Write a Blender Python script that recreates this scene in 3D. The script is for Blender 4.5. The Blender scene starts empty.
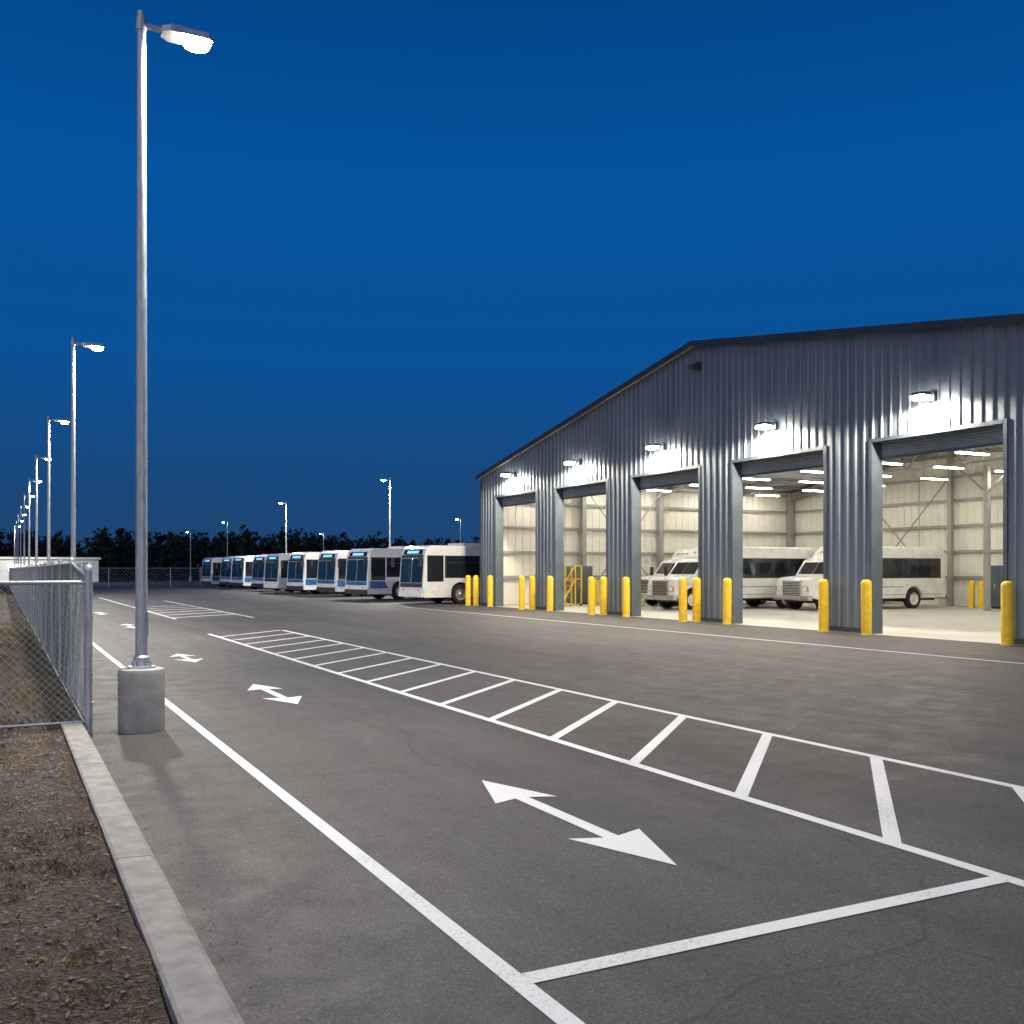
import bpy, bmesh, math, random
from mathutils import Vector, Matrix
random.seed(7)
S=bpy.context.scene
C=bpy.context.collection

# ---------------------------------------------------------------- materials
def new_mat(name):
    m=bpy.data.materials.new(name); m.use_nodes=True
    nt=m.node_tree; b=nt.nodes['Principled BSDF']
    return m,nt,b
def N(nt,t,**k):
    n=nt.nodes.new(t)
    for a,v in k.items():
        if a in n.inputs: n.inputs[a].default_value=v
        else: setattr(n,a,v)
    return n
def ramp(nt,stops):
    r=nt.nodes.new('ShaderNodeValToRGB'); e=r.color_ramp.elements
    while len(e)<len(stops): e.new(0.5)
    for i,(p,c) in enumerate(stops):
        e[i].position=p
        e[i].color=(c,c,c,1) if isinstance(c,(int,float)) else (c[0],c[1],c[2],1)
    return r
def basic(name,col,rough=0.5,metal=0.0,nscale=3.0,namt=0.15,bump=0.0,bscale=60,stretch=None,coat=0.0):
    m,nt,b=new_mat(name)
    tc=N(nt,'ShaderNodeTexCoord'); src=tc.outputs['Object']
    if stretch:
        mp=N(nt,'ShaderNodeMapping'); mp.inputs['Scale'].default_value=stretch
        nt.links.new(src,mp.inputs[0]); src=mp.outputs[0]
    n=N(nt,'ShaderNodeTexNoise',Scale=nscale,Detail=6.0,Roughness=0.6)
    nt.links.new(src,n.inputs['Vector'])
    lo=[c*(1-namt) for c in col]; hi=[min(1,c*(1+namt)) for c in col]
    r=ramp(nt,[(0.3,lo),(0.7,hi)])
    nt.links.new(n.outputs['Fac'],r.inputs[0]); nt.links.new(r.outputs[0],b.inputs['Base Color'])
    r2=ramp(nt,[(0.3,max(0,rough-0.08)),(0.7,min(1,rough+0.08))])
    nt.links.new(n.outputs['Fac'],r2.inputs[0]); nt.links.new(r2.outputs[0],b.inputs['Roughness'])
    b.inputs['Metallic'].default_value=metal
    b.inputs['Coat Weight'].default_value=coat
    if bump:
        n2=N(nt,'ShaderNodeTexNoise',Scale=bscale,Detail=4.0)
        nt.links.new(src,n2.inputs['Vector'])
        bp=N(nt,'ShaderNodeBump',Strength=bump,Distance=0.01)
        nt.links.new(n2.outputs['Fac'],bp.inputs['Height']); nt.links.new(bp.outputs[0],b.inputs['Normal'])
    return m
def emit(name,col,st):
    m,nt,b=new_mat(name)
    b.inputs['Base Color'].default_value=(*col,1)
    b.inputs['Emission Color'].default_value=(*col,1); b.inputs['Emission Strength'].default_value=st
    return m

def asphalt_nodes(nt,src):
    L=nt.links.new
    big=N(nt,'ShaderNodeTexNoise',Scale=0.22,Detail=5.0,Roughness=0.6); L(src,big.inputs['Vector'])
    mp=N(nt,'ShaderNodeMapping'); mp.inputs['Scale'].default_value=(1.6,0.09,1); L(src,mp.inputs[0])
    trk=N(nt,'ShaderNodeTexNoise',Scale=1.0,Detail=4.0,Roughness=0.55); L(mp.outputs[0],trk.inputs['Vector'])
    med=N(nt,'ShaderNodeTexNoise',Scale=2.5,Detail=8.0,Roughness=0.7); L(src,med.inputs['Vector'])
    fine=N(nt,'ShaderNodeTexVoronoi',Scale=120.0); L(src,fine.inputs['Vector'])
    c1=ramp(nt,[(0.3,(0.042,0.0395,0.038)),(0.72,(0.070,0.066,0.062))]); L(big.outputs['Fac'],c1.inputs[0])
    t=ramp(nt,[(0.3,0.72),(0.7,1.22)]); L(trk.outputs['Fac'],t.inputs[0])
    m=ramp(nt,[(0.25,0.76),(0.75,1.20)]); L(med.outputs['Fac'],m.inputs[0])
    f=ramp(nt,[(0.0,0.60),(0.5,1.0),(0.85,1.35),(1.0,2.3)]); 
    sp=N(nt,'ShaderNodeSeparateColor'); L(fine.outputs['Color'],sp.inputs[0]); L(sp.outputs[0],f.inputs[0])
    out=c1.outputs[0]
    for q in (t,m,f):
        x=N(nt,'ShaderNodeMix',data_type='RGBA',blend_type='MULTIPLY'); x.inputs[0].default_value=1
        L(out,x.inputs[6]); L(q.outputs[0],x.inputs[7]); out=x.outputs[2]
    st=N(nt,'ShaderNodeTexNoise',Scale=0.9,Detail=3.0); L(src,st.inputs['Vector'])
    sr=ramp(nt,[(0.62,1.0),(0.74,0.62)]); L(st.outputs['Fac'],sr.inputs[0])
    x=N(nt,'ShaderNodeMix',data_type='RGBA',blend_type='MULTIPLY'); x.inputs[0].default_value=1
    L(out,x.inputs[6]); L(sr.outputs[0],x.inputs[7]); out=x.outputs[2]
    wv=N(nt,'ShaderNodeTexNoise',Scale=1.2,Detail=5.0); L(src,wv.inputs['Vector'])
    mx=N(nt,'ShaderNodeMix',data_type='RGBA'); mx.inputs[0].default_value=0.25; L(src,mx.inputs[6]); L(wv.outputs['Color'],mx.inputs[7])
    cr=N(nt,'ShaderNodeTexVoronoi',Scale=0.28,feature='DISTANCE_TO_EDGE'); L(mx.outputs[2],cr.inputs['Vector'])
    cc=ramp(nt,[(0.0,0.55),(0.0022,1.0)]); L(cr.outputs['Distance'],cc.inputs[0])
    x=N(nt,'ShaderNodeMix',data_type='RGBA',blend_type='MULTIPLY'); x.inputs[0].default_value=0.8
    L(out,x.inputs[6]); L(cc.outputs[0],x.inputs[7]); out=x.outputs[2]
    bp=N(nt,'ShaderNodeBump',Strength=0.5,Distance=0.004); L(fine.outputs['Distance'],bp.inputs['Height'])
    bp2=N(nt,'ShaderNodeBump',Strength=0.25,Distance=0.03); L(med.outputs['Fac'],bp2.inputs['Height']); L(bp.outputs[0],bp2.inputs['Normal'])
    rr=ramp(nt,[(0.3,0.58),(0.7,0.85)]); L(med.outputs['Fac'],rr.inputs[0])
    return out,bp2.outputs[0],rr.outputs[0]
def mat_asphalt():
    m,nt,b=new_mat('asphalt'); tc=N(nt,'ShaderNodeTexCoord')
    o,n,r=asphalt_nodes(nt,tc.outputs['Object'])
    nt.links.new(o,b.inputs['Base Color']); nt.links.new(n,b.inputs['Normal']); nt.links.new(r,b.inputs['Roughness'])
    return m
def mat_paint():
    m,nt,b=new_mat('road_paint'); tc=N(nt,'ShaderNodeTexCoord'); L=nt.links.new
    o,n,r=asphalt_nodes(nt,tc.outputs['Object'])
    w=N(nt,'ShaderNodeTexNoise',Scale=40.0,Detail=8.0,Roughness=0.8); L(tc.outputs['Object'],w.inputs['Vector'])
    w2=N(nt,'ShaderNodeTexNoise',Scale=1.3,Detail=3.0); L(tc.outputs['Object'],w2.inputs['Vector'])
    ad=N(nt,'ShaderNodeMath',operation='MULTIPLY_ADD'); ad.inputs[1].default_value=0.32; L(w2.outputs['Fac'],ad.inputs[0]); L(w.outputs['Fac'],ad.inputs[2])
    wr=ramp(nt,[(0.68,0.0),(0.90,0.8)]); L(ad.outputs[0],wr.inputs[0])
    pc=ramp(nt,[(0.3,(0.64,0.64,0.63)),(0.7,(0.82,0.82,0.81))]); L(w.outputs['Fac'],pc.inputs[0])
    x=N(nt,'ShaderNodeMix',data_type='RGBA'); L(wr.outputs[0],x.inputs[0]); L(pc.outputs[0],x.inputs[6]); L(o,x.inputs[7])
    L(x.outputs[2],b.inputs['Base Color']); L(n,b.inputs['Normal']); b.inputs['Roughness'].default_value=0.6
    return m
def mat_dirt():
    m,nt,b=new_mat('dirt'); tc=N(nt,'ShaderNodeTexCoord'); L=nt.links.new; src=tc.outputs['Object']
    a=N(nt,'ShaderNodeTexNoise',Scale=3.0,Detail=10.0,Roughness=0.7); L(src,a.inputs['Vector'])
    r=ramp(nt,[(0.25,(0.026,0.018,0.013)),(0.5,(0.058,0.041,0.027)),(0.62,(0.088,0.064,0.042)),(0.8,(0.05,0.052,0.022))]); L(a.outputs['Fac'],r.inputs[0])
    v=N(nt,'ShaderNodeTexVoronoi',Scale=55.0); L(src,v.inputs['Vector'])
    sp=N(nt,'ShaderNodeSeparateColor'); L(v.outputs['Color'],sp.inputs[0])
    f=ramp(nt,[(0,0.5),(0.7,1.0),(1,2.0)]); L(sp.outputs[0],f.inputs[0])
    x=N(nt,'ShaderNodeMix',data_type='RGBA',blend_type='MULTIPLY'); x.inputs[0].default_value=1
    L(r.outputs[0],x.inputs[6]); L(f.outputs[0],x.inputs[7]); L(x.outputs[2],b.inputs['Base Color'])
    bp=N(nt,'ShaderNodeBump',Strength=0.8,Distance=0.02); L(v.outputs['Distance'],bp.inputs['Height'])
    L(bp.outputs[0],b.inputs['Normal']); b.inputs['Roughness'].default_value=0.95
    return m

M={}
M['asphalt']=mat_asphalt(); M['paint']=mat_paint(); M['dirt']=mat_dirt()
M['grassland']=basic('grassland',(0.03,0.036,0.016),0.95,nscale=0.6,namt=0.4,bump=0.6,bscale=8)
M['blade']=basic('dry_grass',(0.15,0.125,0.06),0.9,nscale=5,namt=0.5)
M['leaf']=basic('dead_leaf',(0.16,0.095,0.042),0.8,nscale=6,namt=0.6)
M['pebble']=basic('pebble',(0.19,0.165,0.14),0.85,nscale=9,namt=0.5)
M['concrete']=basic('concrete',(0.34,0.325,0.30),0.85,nscale=5,namt=0.22,bump=0.35,bscale=70)
M['curb']=basic('curb_concrete',(0.29,0.28,0.26),0.9,nscale=7,namt=0.3,bump=0.6,bscale=80)
M['floor']=basic('floor_concrete',(0.48,0.46,0.42),0.40,nscale=0.9,namt=0.18,bump=0.05,bscale=30)
M['galv']=basic('galvanised_steel',(0.52,0.55,0.57),0.48,0.6,nscale=18,namt=0.22,stretch=(1,1,0.3))
M['fence']=basic('fence_wire',(0.44,0.48,0.51),0.5,0.4,nscale=8,namt=0.2)
M['siding']=basic('siding_metal',(0.175,0.205,0.24),0.42,0.22,nscale=1.2,namt=0.14,stretch=(1,1,0.25))
M['trim']=basic('dark_trim',(0.045,0.055,0.065),0.45,0.2,nscale=2)
M['jamb']=basic('jamb_metal',(0.10,0.125,0.155),0.4,0.3,nscale=2)
M['slat']=basic('shutter_slat',(0.38,0.41,0.44),0.4,0.3,nscale=2)
M['liner']=basic('liner_white',(0.76,0.735,0.66),0.55,nscale=0.8,namt=0.07)
M['frame']=basic('frame_steel',(0.30,0.305,0.29),0.5,0.1,nscale=2,namt=0.1)
M['yellow']=basic('yellow_paint',(0.82,0.53,0.02),0.42,nscale=7,namt=0.16,bump=0.05)
M['buswhite']=basic('bus_white',(0.76,0.76,0.75),0.28,nscale=1.5,namt=0.06,coat=0.5)
M['busblue']=basic('bus_blue',(0.02,0.13,0.36),0.28,nscale=2,coat=0.5)
M['busorange']=basic('bus_orange',(0.75,0.33,0.06),0.3,nscale=2,coat=0.4)
M['glass']=basic('dark_glass',(0.015,0.02,0.028),0.06,0.0,nscale=1,namt=0.2)
M['bglass']=basic('tinted_windshield',(0.014,0.045,0.085),0.06,0.0,nscale=1,namt=0.3)
M['rubber']=basic('rubber',(0.018,0.018,0.018),0.8,nscale=5)
M['rim']=basic('rim_metal',(0.55,0.55,0.55),0.35,0.8,nscale=4)
M['chrome']=basic('chrome',(0.65,0.65,0.66),0.2,0.95,nscale=4,namt=0.05)
M['blackp']=basic('black_plastic',(0.025,0.025,0.027),0.5,nscale=4)
M['lensoff']=basic('headlight_lens',(0.75,0.78,0.8),0.12,nscale=4,namt=0.05)
M['amber']=basic('amber_lens',(0.7,0.25,0.02),0.2,nscale=4)
M['redl']=basic('red_lens',(0.5,0.02,0.02),0.2,nscale=4)
M['led']=emit('lamp_led',(1.0,0.95,0.86),160)
M['strip']=emit('tube_light',(1.0,0.94,0.81),50)
M['pack']=emit('wall_lamp_led',(1.0,0.92,0.76),120)
M['dest']=emit('destination_led',(0.2,0.65,1.0),1.0)
M['foliage']=basic('foliage',(0.014,0.019,0.012),0.95,nscale=0.3,namt=0.5)
M['bark']=basic('bark',(0.025,0.02,0.015),0.9,nscale=3)
M['plaster']=basic('plaster',(0.75,0.75,0.73),0.8,nscale=1)
M['litwin']=emit('lit_window',(1.0,0.93,0.8),2.0)
M['cab']=basic('cabinet_blue',(0.10,0.16,0.26),0.45,nscale=2)

# ---------------------------------------------------------------- mesh builder
class MB:
    def __init__(s): s.v=[]; s.f=[]; s.m=[]; s.mats=[]
    def mi(s,k):
        if k not in s.mats: s.mats.append(k)
        return s.mats.index(k)
    def add(s,vs,fs,mat):
        o=len(s.v); s.v+= [tuple(p) for p in vs]; i=s.mi(mat)
        for f in fs: s.f.append(tuple(o+a for a in f)); s.m.append(i)
    def box(s,x0,x1,y0,y1,z0,z1,mat):
        vs=[(x0,y0,z0),(x1,y0,z0),(x1,y1,z0),(x0,y1,z0),(x0,y0,z1),(x1,y0,z1),(x1,y1,z1),(x0,y1,z1)]
        s.add(vs,[(3,2,1,0),(4,5,6,7),(0,1,5,4),(1,2,6,5),(2,3,7,6),(3,0,4,7)],mat)
    def quad(s,a,b,c,d,mat): s.add([a,b,c,d],[(0,1,2,3)],mat)
    def cyl(s,p0,p1,r0,r1,n,mat,caps=True):
        p0=Vector(p0); p1=Vector(p1); d=(p1-p0).normalized()
        u=d.orthogonal().normalized(); w=d.cross(u)
        vs=[]
        for p,r in ((p0,r0),(p1,r1)):
            for i in range(n):
                a=2*math.pi*i/n; vs.append(p+u*math.cos(a)*r+w*math.sin(a)*r)
        fs=[(i,(i+1)%n,n+(i+1)%n,n+i) for i in range(n)]
        if caps: fs+= [tuple(range(n-1,-1,-1)),tuple(range(n,2*n))]
        s.add(vs,fs,mat)
    def beam(s,p0,p1,w,h,mat):
        p0=Vector(p0);p1=Vector(p1);d=(p1-p0).normalized()
        up=Vector((0,0,1)) if abs(d.z)<0.9 else Vector((1,0,0))
        a=d.cross(up).normalized()*w/2; b=a.cross(d).normalized()*h/2
        vs=[p+sa*a+sb*b for p in (p0,p1) for sa,sb in ((-1,-1),(1,-1),(1,1),(-1,1))]
        s.add(vs,[(3,2,1,0),(4,5,6,7),(0,1,5,4),(1,2,6,5),(2,3,7,6),(3,0,4,7)],mat)
    def lathe(s,prof,n,mat,cx=0,cy=0,z0=0,sx=1,sy=1):
        vs=[];fs=[]
        for r,z in prof:
            for i in range(n):
                a=2*math.pi*i/n; vs.append((cx+sx*r*math.cos(a),cy+sy*r*math.sin(a),z0+z))
        k=len(prof)
        for j in range(k-1):
            for i in range(n): fs.append((j*n+i,j*n+(i+1)%n,(j+1)*n+(i+1)%n,(j+1)*n+i))
        fs.append(tuple((k-1)*n+i for i in range(n)))
        s.add(vs,fs,mat)
    def mesh(s,name,smooth=False):
        me=bpy.data.meshes.new(name); me.from_pydata(s.v,[],s.f)
        for k in s.mats: me.materials.append(M[k])
        me.polygons.foreach_set('material_index',s.m)
        me.validate(); me.update()
        if smooth:
            me.polygons.foreach_set('use_smooth',[True]*len(me.polygons))
            try: me.set_sharp_from_angle(angle=math.radians(40))
            except Exception: pass
        return me
def obj(name,me,parent=None,loc=(0,0,0),rot=0):
    o=bpy.data.objects.new(name,me); C.objects.link(o); o.location=loc; o.rotation_euler=(0,0,rot)
    if parent: o.parent=parent
    return o
def empty(name,loc=(0,0,0),rot=0):
    o=bpy.data.objects.new(name,None); C.objects.link(o); o.location=loc; o.rotation_euler=(0,0,rot); o.empty_display_size=0.3
    return o

# ---------------------------------------------------------------- ground
b=MB(); b.quad((-700,-300,-0.06),(900,-300,-0.06),(900,1200,-0.06),(-700,1200,-0.06),'grassland'); obj('ground',b.mesh('ground'))
b=MB()
b.add([(0.7,-25,0),(20.6,-25,0),(20.6,10,0),(20.6,43.5,0),(20.6,110,0),(0.7,110,0)],[(0,1,2,3,4,5)],'asphalt')
b.quad((20.6,43.5,0),(75,43.5,0),(75,110,0),(20.6,110,0),'asphalt')
b.quad((20.6,-25,0),(75,-25,0),(75,9.9,0),(20.6,9.9,0),'asphalt')
obj('parking_lot',b.mesh('parking_lot'))

# curb with joints
b=MB(); y=-6.0
while y<11.2:
    y1=min(y+2.95,11.25)
    x0,x1=0.555,0.775
    prof=[(x0,-0.02),(x0,0.115),(x0+0.015,0.125),(x1-0.035,0.12),(x1-0.008,0.10),(x1,0.07),(x1+0.01,-0.02)]
    n=len(prof); vs=[(p[0],yy,p[1]) for yy in (y,y1) for p in prof]
    fs=[(i,i+1,n+i+1,n+i) for i in range(n-1)]+[tuple(range(n)),tuple(range(2*n-1,n-1,-1))]
    b.add(vs,fs,'curb'); y=y1+0.012
obj('curb',b.mesh('curb'))

# dirt verge
from mathutils import noise
def dh(x,y):
    return 0.085+0.028*noise.noise((x*1.7,y*1.7,0))+0.012*noise.noise((x*9,y*9,3))
b=MB(); xs=[-3.2+i*0.05 for i in range(75)]+[0.552]; ys=[-2+j*0.05 for j in range(264)]
xs=[x for x in xs if x<0.54]+[0.552]
vs=[(x,y,min(dh(x,y),0.11) ) for y in ys for x in xs]; nx=len(xs)
fs=[(j*nx+i,j*nx+i+1,(j+1)*nx+i+1,(j+1)*nx+i) for j in range(len(ys)-1) for i in range(nx-1)]
b.add(vs,fs,'dirt')
ys2=[11.15+j*0.5 for j in range(196)]; xs2=[-30,-14,-6,-3.2,-2,-1,-0.5,0,0.25,0.5,0.7,0.82]
vs=[(x,y,(0.05+0.03*noise.noise((x*0.8,y*0.8,9))) if x<0.8 else 0.01) for y in ys2 for x in xs2]; nx=len(xs2)
fs=[(j*nx+i,j*nx+i+1,(j+1)*nx+i+1,(j+1)*nx+i) for j in range(len(ys2)-1) for i in range(nx-1)]
b.add(vs,fs,'dirt')
b.quad((-30,-6,0.03),(-3.2,-6,0.03),(-3.2,11.15,0.03),(-30,11.15,0.03),'dirt')
obj('dirt_verge',b.mesh('dirt_verge',True))
b=MB()
for i in range(7500):
    x=random.uniform(-1.2,0.53); y=random.uniform(2.2,11.1)
    r=random.choice([0.004,0.006,0.008,0.012,0.018])*random.uniform(0.6,1.2); z=min(dh(x,y),0.11)
    a=random.random()*6.28
    vs=[(x+r*math.cos(a+k*1.57)*random.uniform(.7,1.2),y+r*math.sin(a+k*1.57)*random.uniform(.7,1.2),z) for k in range(4)]+[(x,y,z+r*random.uniform(.5,1.1))]
    b.add(vs,[(0,1,4),(1,2,4),(2,3,4),(3,0,4)],'pebble')
for i in range(260):
    x=0.79+abs(random.gauss(0,.16)); y=random.uniform(2.5,13); r=random.uniform(.003,.009); a=random.random()*6
    vs=[(x+r*math.cos(a+k*1.57),y+r*math.sin(a+k*1.57),0.001) for k in range(4)]+[(x,y,r*.8)]
    b.add(vs,[(0,1,4),(1,2,4),(2,3,4),(3,0,4)],'pebble')
obj('gravel',b.mesh('gravel'))
b=MB()
for i in range(2600):
    x=random.uniform(-1.2,0.54); y=random.uniform(2.2,11.1); r=random.uniform(.010,.026); z=min(dh(x,y),.11)+.004; a=random.random()*6.28
    ca,sa=math.cos(a),math.sin(a); q=random.uniform(-.5,.5)*r; w=random.uniform(.3,.5)
    P=lambda u,v,h:(x+ca*u-sa*v,y+sa*u+ca*v,z+h)
    b.add([P(-r,0,.002),P(-.2*r,-w*r,.004+abs(q)*.5),P(r,0,.002+abs(q)),P(-.2*r,w*r,.006)],[(0,1,2),(0,2,3)],'leaf')
obj('leaf_litter',b.mesh('leaf_litter'))
b=MB()
def tuft(x,y,z,n,h):
    for k in range(n):
        a=random.random()*6.28; hh=h*random.uniform(.4,1.1); l=hh*random.uniform(.4,1.6)
        bx=x+random.gauss(0,.03); by=y+random.gauss(0,.03); w=0.0025
        px,py=-math.sin(a)*w,math.cos(a)*w
        tx,ty=bx+math.cos(a)*l,by+math.sin(a)*l
        b.add([(bx-px,by-py,z),(bx+px,by+py,z),((bx+tx)/2+px*.7,(by+ty)/2+py*.7,z+hh*.75),(tx,ty,z+hh)],[(0,1,2),(0,2,3)],'blade')
for i in range(1500):
    x=random.uniform(-1.2,0.52); y=random.uniform(2.2,11.1)
    if noise.noise((x*1.3,y*1.3,5))<-0.05: continue
    tuft(x,y,min(dh(x,y),0.11),random.randint(5,13),0.035)
for i in range(2600):
    x=random.uniform(-2.0,0.72); y=random.uniform(11.3,34)
    tuft(x,y,0.05,random.randint(4,8),0.09)
obj('dry_grass',b.mesh('dry_grass'))

# ---------------------------------------------------------------- markings
b=MB(); Z=0.004
def strip(x0,x1,y0,y1,z=Z):
    b.quad((x0,y0,z),(x1,y0,z),(x1,y1,z),(x0,y1,z),'paint')
hw=0.052
strip(1.90-0.048,1.90+0.048,-6,62)
strip(4.93-hw,4.93+hw,-2,27.3); strip(7.08-hw,7.08+hw,-2,28.0)
strip(1.90+.048,4.93-hw,3.67-0.055,3.67+0.055)
for k in range(-3,16):
    ya=4.5+1.435*k; yb=ya+2.03; w=0.075
    x0,x1=4.93+hw,7.08-hw
    b.quad((x0,ya-w,Z),(x1,yb-w,Z),(x1,yb+w,Z),(x0,ya+w,Z),'paint')
strip(16.5-0.05,16.5+0.05,5,44)
strip(5.35,5.45,36,66); 
for k in range(6): b.quad((5.45,37+k*2.2,Z),(8.0,39.0+k*2.2,Z),(8.0,39.25+k*2.2,Z),(5.45,37.25+k*2.2,Z),'paint')
strip(8.0,8.1,36,58)
def arrow(x,y0,y1,cx=0.0):
    hl=0.78; w=0.27; s=0.055
    b.add([(x,y0,Z),(x+w,y0+hl,Z),(x+s,y0+hl-0.08,Z),(x+s,y1-hl+0.08,Z),(x+w*.95,y1-hl,Z),(x,y1,Z),(x-w*.95,y1-hl,Z),(x-s,y1-hl+0.08,Z),(x-s,y0+hl-0.08,Z),(x-w,y0+hl,Z)],
      [(0,1,2,8,9),(2,3,7,8),(3,4,5,6,7)],'paint')
arrow(3.46,4.68,7.3); arrow(3.35,12.5,15.0); arrow(3.2,19.0,21.2); arrow(3.5,31,33.6); arrow(3.5,41,43.6)
obj('road_markings',b.mesh('road_markings'))

# ---------------------------------------------------------------- fence
def chain(b,ax,a0,a1,other,z0,z1,sp,r):
    H=z1-z0
    def P(a,z,off): return (a,other+off,z) if ax==0 else (other+off,a,z)
    for sgn in (1,-1):
        a=a0-H
        while a<a1:
            s0,s1=a,a+H; zz0,zz1=z0,z1
            c0=max(s0,a0); c1=min(s1,a1)
            if c1-c0>0.02:
                za=z0+(c0-s0); zb=z0+(c1-s0)
                if sgn<0: za,zb=z1-(c0-s0),z1-(c1-s0)
                b.cyl(P(c0,za,0.003*sgn),P(c1,zb,0.003*sgn),r,r,3,'fence',False)
            a+=sp
e=empty('chain_link_fence')
b=MB(); chain(b,0,-3.0,0.8,11.3,0.08,1.57,0.075,0.0026); chain(b,1,11.3,30,0.82,0.06,1.78,0.08,0.003); chain(b,1,30,60,0.82,0.06,1.78,0.14,0.0045); chain(b,1,60,108,0.82,0.06,1.78,0.3,0.007)
obj('mesh_wire',b.mesh('mesh_wire'),e)
b=MB()
b.cyl((0.82,11.3,0),(0.82,11.3,1.70),0.040,0.040,14,'galv'); b.lathe([(0.05,0),(0.05,0.03),(0.03,0.06),(0.002,0.075)],14,'galv',0.82,11.3,1.69)
b.cyl((0.82,11.3,1.57),(-3,11.3,1.57),0.021,0.021,10,'galv'); b.cyl((0.82,11.3,0.12),(-3,11.3,0.12),0.016,0.016,8,'galv')
b.cyl((0.82,11.3,1.62),(0.82,13.9,1.78),0.021,0.021,8,'galv')
b.cyl((0.82,13.9,1.78),(0.82,108,1.78),0.021,0.021,8,'galv')
b.cyl((0.82,11.3,0.1),(0.82,108,0.1),0.01,0.01,6,'galv')
y=14.0
while y<108: 
    b.cyl((0.82,y,0),(0.82,y,1.83),0.03,0.03,10,'galv'); b.lathe([(0.035,0),(0.035,0.02),(0.002,0.05)],10,'galv',0.82,y,1.82); y+=2.7
for x in (-0.9,-2.9): b.cyl((x,11.3,0),(x,11.3,1.62),0.03,0.03,10,'galv')
for z in (0.3,0.6,0.9,1.2,1.45): b.cyl((0.82,11.3,z),(0.82,11.3,z+0.025),0.048,0.048,12,'galv')
obj('posts_and_rails',b.mesh('posts_and_rails',True),e)
e=empty('chain_link_fence')
b=MB(); chain(b,0,0.8,75,109,0.05,1.9,0.35,0.008); obj('mesh_wire',b.mesh('mesh_wire'),e)
b=MB(); b.cyl((0.8,109,1.9),(75,109,1.9),0.03,0.03,6,'galv')
x=0.8
while x<75: b.cyl((x,109,0),(x,109,2.0),0.04,0.04,6,'galv'); x+=3
obj('posts_and_rails',b.mesh('posts_and_rails'),e)

# ---------------------------------------------------------------- lamps
HT=7.6
b=MB(); b.lathe([(0.235,-0.02),(0.235,0.62),(0.225,0.655),(0.20,0.665)],32,'concrete'); me_base=b.mesh('concrete_footing',True)
b=MB()
b.lathe([(0.14,0.665),(0.14,0.685)],16,'galv')
for a in range(4):
    q=a*math.pi/2+.78; b.cyl((.11*math.cos(q),.11*math.sin(q),.68),(.11*math.cos(q),.11*math.sin(q),.74),.014,.014,6,'galv')
b.lathe([(0.085,0.685),(0.085,0.78),(0.062,0.80),(0.058,3.0),(0.050,5.5),(0.043,HT-0.02),(0.043,HT),(0.01,HT+0.02)],16,'galv')
b.box(0.055,0.067,-0.04,0.04,1.0,1.25,'galv')
me_pole=b.mesh('pole',True)
b=MB(); b.beam((0.03,0,HT-0.14),(0.24,0,HT-0.14),0.05,0.045,'galv'); b.cyl((0.0,0,HT-0.20),(0,0,HT-0.07),0.055,0.055,12,'galv')
me_arm=b.mesh('arm')
b=MB()
top=[(0.20,-.06),(0.28,-.13),(0.68,-.13),(0.72,-.10),(0.72,.10),(0.68,.13),(0.28,.13),(0.20,.06)]
vs=[(x,y,HT-0.185) for x,y in top]+[(0.22+(x-.22)*.97,y*.92,HT-0.115) for x,y in top]; n=8
b.add(vs,[(i,(i+1)%n,n+(i+1)%n,n+i) for i in range(n)]+[tuple(range(n-1,-1,-1)),tuple(range(n,2*n))],'galv')
for i in range(6): b.box(0.28+i*.03,0.29+i*.03,-.10,.10,HT-0.115,HT-0.09,'galv')
me_head=b.mesh('lamp_head')
b=MB()
pr=[(0.130,0.0),(0.128,-0.03),(0.115,-0.06),(0.07,-0.078),(0.01,-0.082)]
b.lathe(pr,20,'led',0.56,0,HT-0.187,1.1,.88)
me_lens=b.mesh('lens',True)
def lamp(x,y,ang,power,scale=1.0):
    e=empty('street_lamp',(x,y,0),ang); e.scale=(scale,)*3
    for n,me in (('footing',me_base),('pole',me_pole),('arm',me_arm),('lamp_head',me_head),('lens',me_lens)): obj(n,me,e)
    if power:
        l=bpy.data.lights.new('lamp_light','SPOT'); l.energy=power; l.color=(1.0,0.93,0.83); l.spot_size=math.radians(172); l.spot_blend=0.45; l.shadow_soft_size=0.25
        o=obj('lamp_light',l,e,(0.57,0,HT-0.32))
lamp(1.33,11.2,0.0,3800)
for i,y in enumerate([27.7,42.2,56.7,71.2,85.7,100.2,115,130,146]):
    lamp(1.65,y,0.0,5000 if i<4 else (5000 if i==8 else 0))
lamp(1.65,-3.6,0.0,1500)  # unseen lamp added behind the camera to light the foreground
lamp(22.2,60.5,math.radians(200),5200)
lamp(21.9,85.4,math.radians(200),5200)
lamp(24.2,122,math.radians(200),0); lamp(25.5,156,math.radians(200),0); lamp(46.2,103,math.radians(200),0); lamp(45.7,155,math.radians(200),0)

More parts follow.
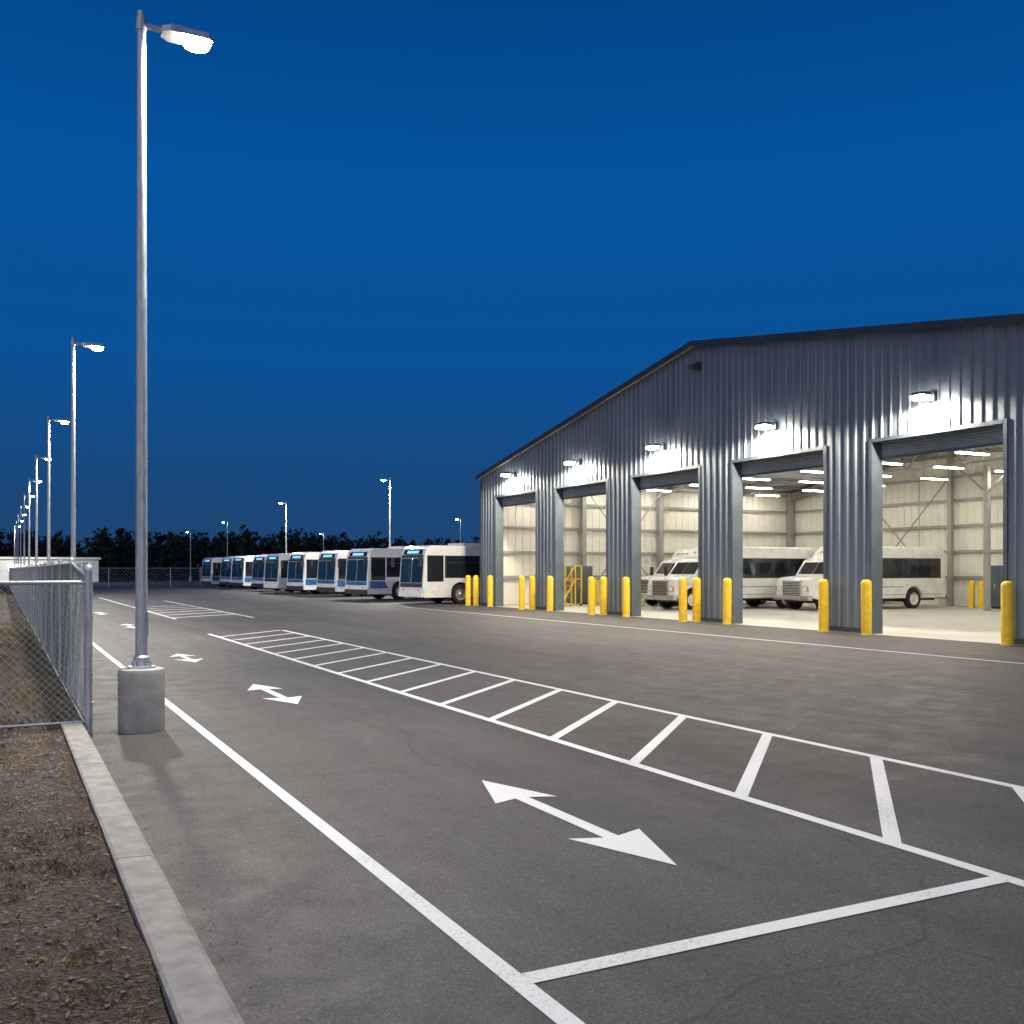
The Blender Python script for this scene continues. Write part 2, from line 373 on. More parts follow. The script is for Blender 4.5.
# ---------------------------------------------------------------- garage building
FX=20.6; BX=40.0; Y0=10.0; Y1=43.5; YP=26.8; ZP=9.17
def rz(y): return ZP-(y-YP)*(ZP-6.12)/(Y1-YP) if y>YP else ZP-(YP-y)*(ZP-6.6)/(YP-Y0)
DT=5.08
doors=[(41.85-5.65*i-3.9,41.85-5.65*i) for i in range(5)]
G=empty('bus_garage_building')
def indoor(y): return any(a<y<c for a,c in doors)
pts=[]
y=Y0
while y<Y1:
    for d,o in ((0,0),(0.205,0),(0.228,0.032),(0.272,0.032),(0.295,0)):
        if y+d<Y1: pts.append((y+d,o))
    y+=0.30
pts.append((Y1,0))
for a,c in doors:
    for e_ in (a,c): pts.append((e_,None))
pts.append((YP,None)); pts.sort(key=lambda p:p[0])
pp=[]
for i,(yy,o) in enumerate(pts):
    if o is None:
        o=pp[-1][1] if pp else 0
    if pp and yy-pp[-1][0]<1e-4: continue
    pp.append((yy,o))
b=MB()
for (ya,oa),(yb,ob) in zip(pp,pp[1:]):
    z0=DT+0.10 if indoor((ya+yb)/2) else 0.0
    b.quad((FX-oa,ya,z0),(FX-ob,yb,z0),(FX-ob,yb,rz(yb)),(FX-oa,ya,rz(ya)),'siding')
    b.quad((FX+.2,ya,z0),(FX+.2,yb,z0),(FX+.2,yb,rz(yb)),(FX+.2,ya,rz(ya)),'liner')
y=Y0+.25
while y<Y1:
    for z in (0.3,1.5,2.7,3.9,5.45,6.6,7.7):
        if z<rz(y)-.2 and (z>DT+.2 or not indoor(y)): b.box(FX-.040,FX-.030,y-.010,y+.010,z-.01,z+.01,'trim')
    y+=.30
obj('front_siding',b.mesh('front_siding'),G)
b=MB()
edges=[Y0]+[v for a,c in reversed(doors) for v in (a-.105,c+.105)]+[Y1-.13]
for i in range(0,len(edges)-1,2): b.box(FX-.05,FX-.034,edges[i],edges[i+1],0.0,.14,'trim')
obj('base_flashing',b.mesh('base_flashing'),G)
b=MB()
b.box(FX+.02,BX,Y1-0.12,Y1,0,rz(Y1)-.02,'siding'); b.box(FX+.02,BX,Y0,Y0+.12,0,rz(Y0)-.02,'siding')
n=[(Y0,0),(Y1,0),(Y1,rz(Y1)-.02),(YP,ZP-.02),(Y0,rz(Y0)-.02)]
vs=[(x,y,z) for x in (BX,BX+.15) for y,z in n]
b.add(vs,[(0,1,2,3,4),(9,8,7,6,5)]+[(i,(i+1)%5,5+(i+1)%5,5+i) for i in range(5)],'siding')
obj('outer_walls',b.mesh('outer_walls'),G)
b=MB()
def liner_x(x,ya,yb,dirn):
    y=ya
    while y<yb-0.01:
        y2=min(y+.4,yb)
        ym=y+.34
        if ym>=y2: b.quad((x,y,0.02),(x,y2,0.02),(x,y2,rz(y2)-.1),(x,y,rz(y)-.1),'liner')
        else:
            b.quad((x,y,0.02),(x,ym,0.02),(x,ym,rz(ym)-.1),(x,y,rz(y)-.1),'liner')
            b.quad((x,ym,0.02),(x-.03,ym+.03,0.02),(x-.03,ym+.03,rz(ym)-.1),(x,ym,rz(ym)-.1),'liner')
            b.quad((x-.03,ym+.03,0.02),(x,y2,0.02),(x,y2,rz(y2)-.1),(x-.03,ym+.03,rz(ym)-.1),'liner')
        y=y2
liner_x(BX-.03,Y0+.15,Y1-.15,1)
for Yw,s in ((Y1-.15,-1),(Y0+.15,1)):
    x=FX+.22
    while x<BX-.1:
        x2=min(x+.4,BX-.05); zt=rz(Yw)-.1
        b.quad((x,Yw,0.02),(x2-.06,Yw,0.02),(x2-.06,Yw,zt),(x,Yw,zt),'liner')
        b.quad((x2-.06,Yw,0.02),(x2-.03,Yw+s*.03,0.02),(x2-.03,Yw+s*.03,zt),(x2-.06,Yw,zt),'liner')
        b.quad((x2-.03,Yw+s*.03,0.02),(x2,Yw,0.02),(x2,Yw,zt),(x2-.03,Yw+s*.03,zt),'liner')
        x=x2
obj('liner_panels',b.mesh('liner_panels'),G)
# roof
b=MB(); oh=0.22
def slab(ya,yb,za,zb,t,x0,x1,mt,mb):
    vs=[(x0,ya,za),(x1,ya,za),(x1,yb,zb),(x0,yb,zb),(x0,ya,za+t),(x1,ya,za+t),(x1,yb,zb+t),(x0,yb,zb+t)]
    b.add(vs,[(3,2,1,0)],mb); b.add(vs,[(4,5,6,7),(0,1,5,4),(1,2,6,5),(2,3,7,6),(3,0,4,7)],mt)
slab(Y0-.3,YP,rz(Y0-.3)+.0,ZP+.0,0.10,FX-oh,BX+.3,'trim','liner')
slab(YP,Y1+.15,ZP,rz(Y1+.15),0.10,FX-oh,BX+.3,'trim','liner')
for ya,yb in ((Y0-.3,YP),(YP,Y1+.15)):
    za,zb=rz(ya),rz(yb); x=FX-oh
    vs=[(x-.03,ya,za-.07),(x-.03,yb,zb-.07),(x-.03,yb,zb+.12),(x-.03,ya,za+.12),(x-.002,ya,za-.07),(x-.002,yb,zb-.07),(x-.002,yb,zb+.12),(x-.002,ya,za+.12)]
    b.add(vs,[(0,1,2,3),(7,6,5,4),(0,4,5,1),(3,2,6,7),(0,3,7,4),(1,5,6,2)],'trim')
b.box(FX-.05,FX+.0,Y1-.12,Y1+.06,0,rz(Y1)-.12,'jamb')
obj('roof',b.mesh('roof'),G)
b=MB()
for a,c in doors:
    for y0,y1 in ((a-.10,a),(c,c+.10)): b.box(FX-.045,FX+.30,y0,y1,0,DT+.10,'jamb')
    b.box(FX-.048,FX+.30,a-.002,c+.002,DT,DT+.10,'jamb')
obj('door_frames',b.mesh('door_frames'),G)
b=MB()
for a,c in doors:
    z=4.70
    b.box(FX+.31,FX+.35,a-.05,c+.05,z-.06,z,'jamb')
    while z<5.4:
        vs=[(FX+.335,a-.05,z),(FX+.305,a-.05,z+.035),(FX+.335,a-.05,z+.07)]
        vs+=[(v[0],c+.05,v[2]) for v in vs]
        b.add(vs,[(0,1,4,3),(1,2,5,4)],'slat'); z+=.07
    b.cyl((FX+.62,a-.1,5.55),(FX+.62,c+.1,5.55),.26,.26,16,'slat')
    for yy in (a-.04,c+.04): b.box(FX+.30,FX+.37,yy-.03,yy+.03,0,5.3,'jamb')
obj('roller_shutters',b.mesh('roller_shutters'),G)
b=MB(); b.quad((FX-.1,Y0,.003),(BX,Y0,.003),(BX,Y1,.003),(FX-.1,Y1,.003),'floor'); obj('garage_floor',b.mesh('garage_floor'),G)
# steel frame
b=MB()
for yy in (Y0+.2,Y1-.2):
    s=1 if yy<20 else -1
    for z in (1.3,2.5,3.7,4.9,5.8): b.box(FX+.25,BX-.1,min(yy,yy+s*.12),max(yy,yy+s*.12),z,z+.12,'frame')
for z in (1.3,2.5,3.7,4.9,6.0,7.0,8.0):
    ya,yb=Y0+.35,Y1-.35
    if z>rz(Y1)-.3: yb=YP+(ZP-.3-z)/((ZP-6.12)/(Y1-YP))
    if z>rz(Y0)-.3: ya=YP-(ZP-.3-z)/((ZP-6.6)/(YP-Y0))
    b.box(BX-.2,BX-.08,ya,yb,z,z+.12,'frame')
for y in [Y0+.5,15.6,21.2,26.8,32.4,38.0,Y1-.5]: 
    b.box(BX-.42,BX-.22,y-.11,y+.11,0,rz(y)-.3,'frame')
def ibeam(p0,p1,w,h):
    p0=Vector(p0);p1=Vector(p1); b.beam(p0,p1,0.02,h,'frame'); u=Vector((0,0,h/2)); b.beam(p0+u,p1+u,w,.025,'frame'); b.beam(p0-u,p1-u,w,.025,'frame')
for x in (21.3,26,30.7,35.4,39.6):
    for yy in (Y0+.5,Y1-.5): b.box(x-.11,x+.11,yy-.16,yy+.16,0,rz(yy)-.25,'frame')
    for ya,yb in ((Y0+.5,YP),(YP,Y1-.5)):
        ibeam((x,ya,rz(ya)-.48),(x,yb,rz(yb)-.48),.22,.42)
    if 22<x<39:
        zc=6.1 
        y0_,y1_=Y0+1.5,Y1-2.5
        b.beam((x,y0_,zc),(x,y1_,zc),.09,.09,'frame')
        y=y0_; up=False
        while y<y1_-1.2:
            za=zc if not up else rz(y)-.7; zb=rz(y+1.4)-.7 if not up else zc
            b.beam((x,y,za),(x,y+1.4,zb),.05,.05,'frame'); y+=1.4; up=not up
y=Y0+.6
while y<Y1: 
    b.box(FX+.3,BX-.2,y-.04,y+.04,rz(y)-.24,rz(y)-.04,'frame'); y+=1.5
for ya,yb in ((15.6,21.2),(32.4,38.0)):
    b.beam((BX-.45,ya,.3),(BX-.45,yb,6),.05,.05,'frame'); b.beam((BX-.45,yb,.3),(BX-.45,ya,6),.05,.05,'frame')
b.beam((26,Y1-.7,.3),(30.7,Y1-.7,5.8),.05,.05,'frame'); b.beam((30.7,Y1-.7,.3),(26,Y1-.7,5.8),.05,.05,'frame')
for (x,y) in ((36.5,28.0),(31,16.2)):
    b.box(x-.1,x+.1,y-.1,y+.1,0,6.05,'frame'); b.beam((x,y,4.9),(x,y-1.4,6.05),.08,.08,'frame'); b.beam((x,y,4.9),(x,y+1.4,6.05),.08,.08,'frame')
for x,y in ((BX-.3,29.6),(BX-.3,34.2),(BX-.3,40.0)): b.cyl((x,y,1.2),(x,y,6.2),.02,.02,6,'frame')
b.cyl((FX+2.5,36.5,6.3),(BX-1,36.5,6.3),.22,.22,14,'slat'); b.cyl((FX+2.5,18.0,6.5),(BX-1,18.0,6.5),.22,.22,14,'slat')
obj('steel_frame',b.mesh('steel_frame'),G)
# ceiling strips
b=MB(); b2=MB()
for x in (23.0,26.6,30.0,33.4,37.0):
    for y in (12.5,16.2,19.9,23.6,27.3,31.0,34.7,38.4,42.0):
        xx=x+random.uniform(-.1,.1); zl=5.72
        b.box(xx-.75,xx+.75,y-.09,y+.09,zl,zl+.035,'strip')
        b2.box(xx-.78,xx+.78,y-.13,y+.13,zl+.037,zl+.1,'frame')
        for q in (-.7,.7): b2.cyl((xx+q,y,zl+.1),(xx+q,y,rz(y)-.2),.008,.008,4,'frame',False)
obj('tube_lights',b.mesh('tube_lights'),G); obj('tube_housings',b2.mesh('tube_housings'),G)
# wall packs
for a,c in doors:
    yc=(a+c)/2
    e=empty('wall_lamp',(FX-.04,yc,5.98))
    b=MB(); b.box(-.10,0,-.12,.12,-.10,.10,'trim'); b.box(-.46,-.10,-.04,.04,0.02,.07,'trim')
    vs=[(-.30,-.22,.0),(-.62,-.19,.0),(-.62,.19,.0),(-.30,.22,.0),(-.32,-.18,.09),(-.57,-.14,.08),(-.57,.14,.08),(-.32,.18,.09)]
    b.add(vs,[(4,5,6,7),(0,1,5,4),(1,2,6,5),(2,3,7,6),(3,0,4,7)],'trim'); obj('housing',b.mesh('housing'),e)
    b=MB(); b.box(-.60,-.32,-.18,.18,-.09,-.002,'pack'); obj('lens',b.mesh('lens'),e)
    l=bpy.data.lights.new('wall_lamp_light','SPOT'); l.energy=1200; l.color=(1.0,0.88,0.70); l.spot_size=math.radians(175); l.spot_blend=.25; l.shadow_soft_size=.08
    o=obj('wall_lamp_light',l,e,(-.46,0,-.16)); o.rotation_euler=(0,math.radians(-6),0)
e=empty('wall_lamp',(FX-.04,26.65,8.44))
b=MB(); b.box(-.10,0,-.14,.14,-.10,.12,'trim'); b.add([(-.1,-.16,.12),(-.34,-.16,.02),(-.34,.16,.02),(-.1,.16,.12),(-.1,-.16,-.1),(-.30,-.16,-.1),(-.30,.16,-.1),(-.1,.16,-.1)],[(0,1,2,3),(4,5,1,0),(5,6,2,1),(6,7,3,2),(7,6,5,4)],'trim'); obj('housing',b.mesh('housing'),e)

# ---------------------------------------------------------------- bollards
b=MB(); b.lathe([(0.135,-.02),(0.135,1.34),(0.125,1.39),(0.095,1.43),(0.05,1.45),(0.005,1.455)],24,'yellow'); b.lathe([(0.16,-.01),(0.16,.012),(.137,.014)],24,'concrete'); me_bol=b.mesh('bollard',True)
def bollard(x,y,s=1): 
    o=obj('bollard',me_bol,None,(x,y,0)); o.scale=(1,1,s); o.rotation_euler=(random.uniform(-.01,.01),random.uniform(-.01,.01),random.random()*6)
for i,(a,c) in enumerate(doors):
    bollard(20.2,a-.38); bollard(20.2,c-.16)
    if i<3: bollard(19.75,a-.25)
bollard(20.2,43.25); bollard(19.95,43.6)
for x,y in ((38.6,30.4),(38.6,29.9),(38.7,17.5),(25.8,41.5)): bollard(x,y,.85)

for x,y,rt in ((39.1,29.05,0),(39.1,36.6,0),(25.6,42.7,math.pi/2),(31.4,42.7,math.pi/2)):
    e=empty('tool_cabinet',(x,y,0),rt); b=MB(); b.box(-.35,.35,-.55,.55,.1,1.9,'cab')
    for s in (-.28,.28): b.box(-.365,-.351,s-.25,s+.25,.16,1.84,'jamb'); b.box(-.39,-.366,s-.02*(1 if s>0 else -1)-.02,s+.02,.9,1.1,'chrome')
    b.box(-.3,.3,-.5,.5,0,.1,'blackp'); o=obj('carcass',b.mesh('carcass'),e)
e=empty('rolling_ladder',(23.6,40.6,0),math.radians(20)); b=MB()
for s in (-.3,.3):
    b.beam((-.7,s,.08),(.35,s,1.25),.05,.05,'yellow'); b.beam((.35,s,.08),(.35,s,1.9),.05,.05,'yellow'); b.beam((.8,s,.08),(.8,s,1.9),.05,.05,'yellow')
    b.beam((.35,s,1.9),(.8,s,1.9),.05,.05,'yellow'); b.beam((-.7,s,.10),(.8,s,.10),.05,.05,'yellow'); b.beam((-.55,s,1.0),(.35,s,1.9),.04,.04,'yellow')
    for x in (-.65,.75): b.cyl((x,s-.03,.06),(x,s+.03,.06),.06,.06,12,'rubber')
for k in range(5): b.box(-.62+k*.22,-.40+k*.22,-.28,.28,.22+k*.24,.25+k*.24,'yellow')
b.box(.33,.82,-.29,.29,1.26,1.30,'yellow'); obj('frame_and_steps',b.mesh('frame_and_steps'),e)

# ---------------------------------------------------------------- vehicles
def wheel(b,x,y,r,w,side,rm='rim'):
    s=side
    prof=[(r*.62,0),(r*.66,.02),(r*.93,.015),(r,-.03),(r,-w+.03),(r*.93,-w),(r*.5,-w)]
    n=28; vs=[];fs=[]
    for rr,t in prof:
        for i in range(n):
            a=2*math.pi*i/n; vs.append((x+rr*math.cos(a),y+s*t,r+rr*math.sin(a)))
    for j in range(len(prof)-1):
        for i in range(n): fs.append((j*n+i,j*n+(i+1)%n,(j+1)*n+(i+1)%n,(j+1)*n+i))
    b.add(vs,fs,'rubber')
    prof=[(r*.62,0),(r*.57,-.01),(r*.52,-.06),(r*.30,-.06),(r*.24,.0),(r*.14,.03),(.005,.03)]
    vs=[];fs=[]
    for rr,t in prof:
        for i in range(n):
            a=2*math.pi*i/n; vs.append((x+rr*math.cos(a),y+s*t,r+rr*math.sin(a)))
    for j in range(len(prof)-1):
        for i in range(n): fs.append((j*n+i,j*n+(i+1)%n,(j+1)*n+(i+1)%n,(j+1)*n+i))
    b.add(vs,fs,rm)
def hull(name,prof,W,mats,bev=0.1,zmin=0.6):
    bm=bmesh.new()
    A=[bm.verts.new((x,W/2,z)) for x,z in prof]; B=[bm.verts.new((x,-W/2,z)) for x,z in prof]
    n=len(prof)
    bm.faces.new(A); bm.faces.new(B[::-1])
    for i in range(n): bm.faces.new((A[i],B[i],B[(i+1)%n],A[(i+1)%n]))
    bmesh.ops.recalc_face_normals(bm,faces=bm.faces)
    es=[e for e in bm.edges if abs(e.verts[0].co.y-e.verts[1].co.y)<1e-5 and min(v.co.z for v in e.verts)>=zmin-1e-4]
    bmesh.ops.bevel(bm,geom=es,offset=bev,segments=4,profile=.6,affect='EDGES',clamp_overlap=True)
    me=bpy.data.meshes.new(name); bm.to_mesh(me); bm.free()
    for k in mats: me.materials.append(M[k])
    me.polygons.foreach_set('use_smooth',[True]*len(me.polygons))
    try: me.set_sharp_from_angle(angle=math.radians(35))
    except Exception: pass
    return me
def arch(cx,r,cz,zb):
    a0=math.asin((zb-cz)/r) if abs((zb-cz)/r)<1 else 0
    out=[]
    for i in range(13):
        a=math.pi-a0-(math.pi-2*a0)*i/12
        out.append((cx+r*math.cos(a),cz+r*math.sin(a)))
    return out
L=11.0; W=2.55; H=2.92; zb=.34
prof=[(-.05,zb),(0,.45),(0,.62),(0,1.05),(-.10,2.45),(-.20,2.76),(-.45,H),(-L+.3,H),(-L+.08,2.78),(-L,2.55),(-L,.62),(-L,.45),(-L+.05,zb)]+arch(-L+3.1,.58,.5,zb)+arch(-2.15,.58,.5,zb)
me_tb=hull('bus_body',prof,W,['buswhite'],.10,.6)
def tb_parts(accent):
    b=MB(); w=W/2+.004
    def fx(z): return -(.10)*(z-1.05)/1.4 if z>1.05 else 0
    for y0,y1 in ((-1.15,-.02),(.02,1.15)):
        b.quad((fx(1.05)+.008,y0,1.07),(fx(1.05)+.008,y1,1.07),(fx(2.28)+.008,y1,2.28),(fx(2.28)+.008,y0,2.28),'bglass')
    b.quad((fx(2.3)+.008,-1.12,2.30),(fx(2.3)+.008,1.12,2.30),(fx(2.45)+.010,1.12,2.46),(fx(2.45)+.010,-1.12,2.46),'blackp')
    b.quad((fx(2.47)+.012,-.98,2.48),(fx(2.47)+.012,.98,2.48),(-.185,.95,2.72),(-.185,-.95,2.72),'glass')
    b.quad((fx(2.52)+.012,-.6,2.53),(fx(2.52)+.012,.6,2.53),(-.155,.6,2.66),(-.155,-.6,2.66),'dest')
    b.box(.001,.012,-1.15,1.15,.84,1.05,'busblue' if accent=='busblue' else 'blackp')
    b.box(-.02,.07,-1.22,1.22,.36,.60,'blackp' if accent=='busblue' else 'buswhite')
    for s in (-1,1):
        b.box(.002,.03,s*1.0-.13,s*1.0+.13,.64,.78,'lensoff'); b.box(.002,.02,s*.78-.06,s*.78+.06,.66,.76,'amber')
        b.beam((-.05,s*1.2,2.35),(.28,s*1.42,2.3),.03,.03,'blackp'); b.box(.22,.32,s*1.46-.1,s*1.46+.1,1.85,2.32,'blackp')
        b.beam((.02,s*.3,1.1),(-.02,s*.75,1.75),.015,.015,'blackp')
        b.quad((-.22,s*w,1.12),(-1.15,s*w,1.12),(-1.15,s*w,2.42),(-.22,s*w,2.42),'glass')
        b.box(-L+.9,-1.22,s*w-.003,s*w+.003,1.30,2.42,'blackp')
        x=-1.30
        while x>-L+1.6:
            x1=max(x-1.32,-L+1.0)
            b.quad((x,s*(w+.006),1.36),(x1+.06,s*(w+.006),1.36),(x1+.06,s*(w+.006),2.05),(x,s*(w+.006),2.05),'glass')
            b.quad((x,s*(w+.006),2.10),(x1+.06,s*(w+.006),2.10),(x1+.06,s*(w+.006),2.37),(x,s*(w+.006),2.37),'glass')
            x=x1
        if accent=='busblue': b.add([(-.16,s*w,.66),(-1.35,s*w,.66),(-1.1,s*w,1.08),(-.16,s*w,1.08)],[(0,1,2,3)],'busblue')
        b.box(-L+.3,-2.9,s*w-.003,s*w+.002,1.10,1.20,'busorange' if accent=='busorange' else 'busblue')
        b.box(-L+3.75,-2.8,s*w-.003,s*w+.001,.40,.46,'blackp')
        for q in (-3.5,-5.0,-6.2,-9.2): b.box(q-.006,q+.006,s*w-.003,s*w+.0015,.50,1.05,'blackp')
        b.box(-L-.02,-L-.001,s*1.05-.08,s*1.05+.08,1.0,1.5,'redl')
        for q in (-.5,-4.0,-7.4,-10.4): b.box(q-.05,q+.05,s*w-.003,s*w+.012,.60,.64,'amber')
    if accent=='busorange':
        b.box(-4.9,-2.95,W/2,w+.003,.56,.96,'busorange')
    b.box(-L-.012,-L-.001,-.95,.95,1.5,2.4,'glass'); b.box(-L-.08,-L+.02,-1.2,1.2,.36,.6,'blackp')
    b.box(-4.6,-2.6,-.8,.8,H-.005,H+.16,'buswhite'); b.box(-L+.8,-L+3.2,-.85,.85,H-.005,H+.22,'buswhite')
    for k in range(6): b.box(-L+1.0+k*.35,-L+1.2+k*.35,-.7,.7,H+.221,H+.235,'blackp')
    me1=b.mesh('fittings')
    b=MB()
    for x in (-2.15,-L+3.1):
        for s in (-1,1): wheel(b,x,s*(W/2-.02),.49,.30,s)
        b.box(x-.56,x+.56,-W/2+.34,W/2-.34,.25,1.05,'blackp')
    b.box(-L+.4,-.4,-1.1,1.1,.28,.5,'blackp')
    return me1,b.mesh('wheels',True)
var=[tb_parts('busorange'),tb_parts('busblue')]
def tbus(x,y,ang,v):
    e=empty('transit_bus',(x,y,0),ang); obj('bus_body',me_tb,e); obj('fittings',var[v][0],e); obj('wheels',var[v][1],e)
farY=[48.2,56.0,63.2,69.9,76.2,82.8,89.4,96,102.6]
for i,fy in enumerate(farY):
    a=math.pi+math.radians((11 if i else 6)+random.uniform(-1,1))
    tbus(18.3+random.uniform(-.3,.3),fy-1.3,a,0 if i in (0,4) else 1)

L2=8.0; W2=2.35; H2=2.72
prof=[(-2.45,.45),(-2.2,.45+.0),(-2.15,1.3),(-2.2,2.15),(-2.35,2.45),(-2.7,H2),(-L2+.2,H2),(-L2,2.45),(-L2,.45)]+arch(-L2+2.0,.52,.45,.45)
me_sb=hull('bus_body',prof,W2,['buswhite'],.09,.44)
profc=[(-.02,.55),(0,1.0),(-.08,1.28),(-.28,1.38),(-1.10,1.46),(-1.58,2.08),(-1.78,2.20),(-2.3,2.22),(-2.3,.5)]+arch(-.95,.5,.45,.5)[0:]
me_cab=hull('cab',profc,2.0,['buswhite'],.09,.56)
b=MB()
b.box(-.01,.03,-.50,.50,.62,1.20,'blackp')
for k in range(8): b.box(.03,.045,-.48,.48,.66+k*.068,.685+k*.068,'chrome')
for q in (-.53,.53): b.box(-.02,.05,q-.03,q+.03,.6,1.22,'chrome')
b.box(-.06,.05,-.56,.56,1.20,1.25,'chrome')
for s in (-1,1):
    b.box(-.06,.025,s*.76-.15,s*.76+.15,.78,1.02,'chrome'); b.box(.026,.036,s*.76-.12,s*.76+.12,.81,.99,'lensoff'); b.box(-.04,.03,s*.93-.03,s*.93+.03,.8,1.0,'amber')
    n=12
    vs=[]
    for i in range(n+1):
        a=math.pi*i/n
        for rr,yy in ((.56,1.0),(.60,1.0),(.60,1.13),(.53,1.13)):
            vs.append((-.95+rr*math.cos(a),s*yy,.48+rr*math.sin(a)))
    fs=[]
    for i in range(n):
        for k in range(3): fs.append((i*4+k,i*4+k+1,(i+1)*4+k+1,(i+1)*4+k))
    b.add(vs,fs,'buswhite')
    b.quad((-1.35,s*1.004,1.50),(-2.1,s*1.004,1.50),(-2.1,s*1.004,2.08),(-1.66,s*1.004,2.08),'glass')
    b.box(-2.14,-2.13,s*1.0,s*1.006,.6,2.05,'blackp'); b.box(-1.3,-1.29,s*1.0,s*1.006,.6,1.35,'blackp')
    b.beam((-1.35,s*1.0,1.5),(-1.2,s*1.25,1.6),.025,.025,'blackp'); b.box(-1.26,-1.18,s*1.3-.09,s*1.3+.09,1.42,1.85,'blackp')
    w=W2/2+.004
    b.box(-L2+.35,-2.6,s*w-.003,s*w+.003,1.34,2.22,'blackp')
    x=-2.66
    while x>-L2+1.0:
        b.quad((x,s*(w+.006),1.38),(x-.80,s*(w+.006),1.38),(x-.80,s*(w+.006),2.18),(x,s*(w+.006),2.18),'glass'); x-=.88
    b.box(-L2+2.7,-2.5,s*w-.003,s*w+.002,.95,.98,'jamb'); b.box(-L2+.2,-2.4,s*w-.003,s*w+.0015,.62,.64,'jamb')
for y0,y1 in ((-.86,-.015),(.015,.86)):
    b.quad((-1.135,y0,1.53),(-1.135,y1,1.53),(-1.525,y1*.97,2.035),(-1.525,y0*.97,2.035),'glass')
b.box(-.08,.14,-1.12,1.12,.42,.62,'chrome'); b.box(-L2-.12,-L2+.02,-1.1,1.1,.42,.6,'blackp')
for q in (-.7,-.35,0,.35,.7): b.box(-2.40,-2.34,q-.05,q+.05,2.46,2.52,'amber')
b.box(-L2+.3,-.3,-.8,.8,.35,.56,'blackp')
me_sf=b.mesh('fittings')
b=MB()
for x,yy in ((-.95,1.0),(-L2+2.0,W2/2-.03)):
    for s in (-1,1): wheel(b,x,s*yy,.43,.27,s,'buswhite')
    b.box(x-.45,x+.45,-.72,.72,.3,.9,'blackp')
me_sw=b.mesh('wheels',True)
def shuttle(x,y):
    e=empty('shuttle_bus',(x,y,0),math.pi); 
    for n,me in (('bus_body',me_sb),('cab',me_cab),('fittings',me_sf),('wheels',me_sw)): obj(n,me,e)
shuttle(29.9,32.35); shuttle(25.3,35.4); shuttle(27.2,39.2)

# ---------------------------------------------------------------- distance
b=MB(); bt=MB()
for i in range(560):
    x=random.uniform(-70,300); base=190+random.uniform(-14,28); y=base-0.10*x
    h=random.uniform(6.4,8.6)*(1.0+0.08*math.sin(x*.05)); r=h*random.uniform(.30,.42); con=random.random()<.4
    bt.cyl((x,y,-.1),(x+random.uniform(-.2,.2),y,h*.8),.16,.05,5,'bark',False)
    for q in range(4):
        a=random.random()*6.28; zz=h*random.uniform(.3,.7); bt.cyl((x,y,zz),(x+math.cos(a)*r*.7,y+math.sin(a)*r*.7,zz+r*.5),.06,.02,4,'bark',False)
    cl=[(random.gauss(0,r*.45),random.gauss(0,r*.45),h*random.uniform(.35,.9)) for _ in range(7)]
    for k in range(170):
        if con:
            t=random.random()**.7; zz=h*(1.04-.92*t); rr=r*.8*(t*.95+.03)*math.sqrt(random.random()); a=random.random()*6.28
            px,py,pz=rr*math.cos(a),rr*math.sin(a),zz
        else:
            c=random.choice(cl); px,py,pz=[c[j]+random.gauss(0,r*.25) for j in range(3)]
            pz=min(max(pz,.6),h)
        s=random.uniform(.35,.85)
        vs=[(x+px+random.uniform(-s,s),y+py+random.uniform(-s,s),pz+random.uniform(-s,s)) for _ in range(3)]
        b.add(vs,[(0,1,2)],'foliage')
    for k in range(45):
        s=1.3; px,py,pz=random.uniform(-2.5,2.5),random.uniform(-1,1),random.uniform(0,4.8)
        vs=[(x+px+random.uniform(-s,s),y+py+random.uniform(-s,s),pz+random.uniform(-s,s)) for _ in range(3)]
        b.add(vs,[(0,1,2)],'foliage')
e=empty('tree_line'); obj('crowns',b.mesh('crowns'),e); obj('trunks',bt.mesh('trunks'),e)
e=empty('warehouse_building',(0,154,0))
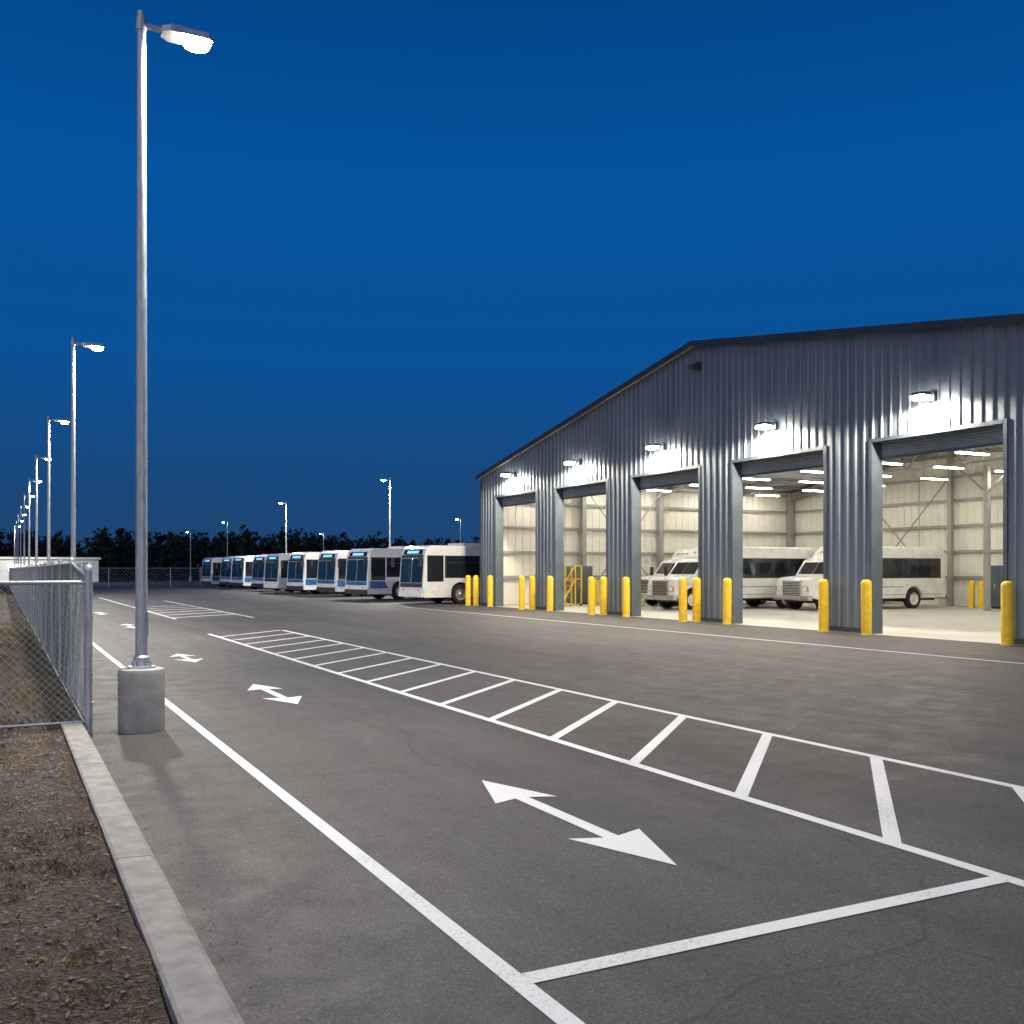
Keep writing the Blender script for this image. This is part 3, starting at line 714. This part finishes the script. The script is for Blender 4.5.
b=MB(); b.box(-45,12.5,0,14,0,3.2,'plaster'); b.box(-45.3,12.8,-.3,14.3,3.2,3.5,'plaster')
for i in range(14):
    x=-43+i*4.0; b.box(x,x+2.2,-.03,-.002,1.5,2.5,'litwin' if i%3 else 'glass'); b.box(x-.08,x+2.28,-.05,-.031,1.4,1.5,'trim')
obj('walls',b.mesh('walls'),e)

# ---------------------------------------------------------------- world
w=bpy.data.worlds.new('World'); S.world=w; w.use_nodes=True; nt=w.node_tree; bg=nt.nodes['Background']
tc=nt.nodes.new('ShaderNodeTexCoord'); sx=nt.nodes.new('ShaderNodeSeparateXYZ'); nt.links.new(tc.outputs['Generated'],sx.inputs[0])
r=ramp(nt,[(0.0,(0.016,0.064,0.165)),(0.06,(0.011,0.062,0.185)),(0.2,(0.003,0.082,0.305)),(0.36,(0.0015,0.086,0.345)),(0.5,(0.001,0.060,0.245)),(1.0,(0.001,0.035,0.14))])
nt.links.new(sx.outputs['Z'],r.inputs[0])
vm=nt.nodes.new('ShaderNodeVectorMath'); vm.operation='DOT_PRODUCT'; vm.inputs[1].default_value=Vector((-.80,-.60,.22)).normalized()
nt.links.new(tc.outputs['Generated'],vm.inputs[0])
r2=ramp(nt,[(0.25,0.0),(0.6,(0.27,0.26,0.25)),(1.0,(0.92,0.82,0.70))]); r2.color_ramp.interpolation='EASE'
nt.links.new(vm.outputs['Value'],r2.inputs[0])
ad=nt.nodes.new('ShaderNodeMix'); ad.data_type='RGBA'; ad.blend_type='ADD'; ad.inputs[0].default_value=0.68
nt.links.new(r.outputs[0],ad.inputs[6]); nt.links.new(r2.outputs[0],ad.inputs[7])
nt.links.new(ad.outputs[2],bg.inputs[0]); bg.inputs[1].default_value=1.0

# ---------------------------------------------------------------- camera
cam=bpy.data.cameras.new('camera'); co=obj('camera',cam,None,(0,0,1.7)); co.rotation_euler=(math.radians(90),0,math.radians(-27.1))
cam.sensor_width=36; cam.lens=35.16; cam.shift_y=58/1024; cam.clip_end=3000; cam.clip_start=.05
S.camera=co
S.view_settings.view_transform='Standard'; S.view_settings.look='None'; S.view_settings.exposure=0
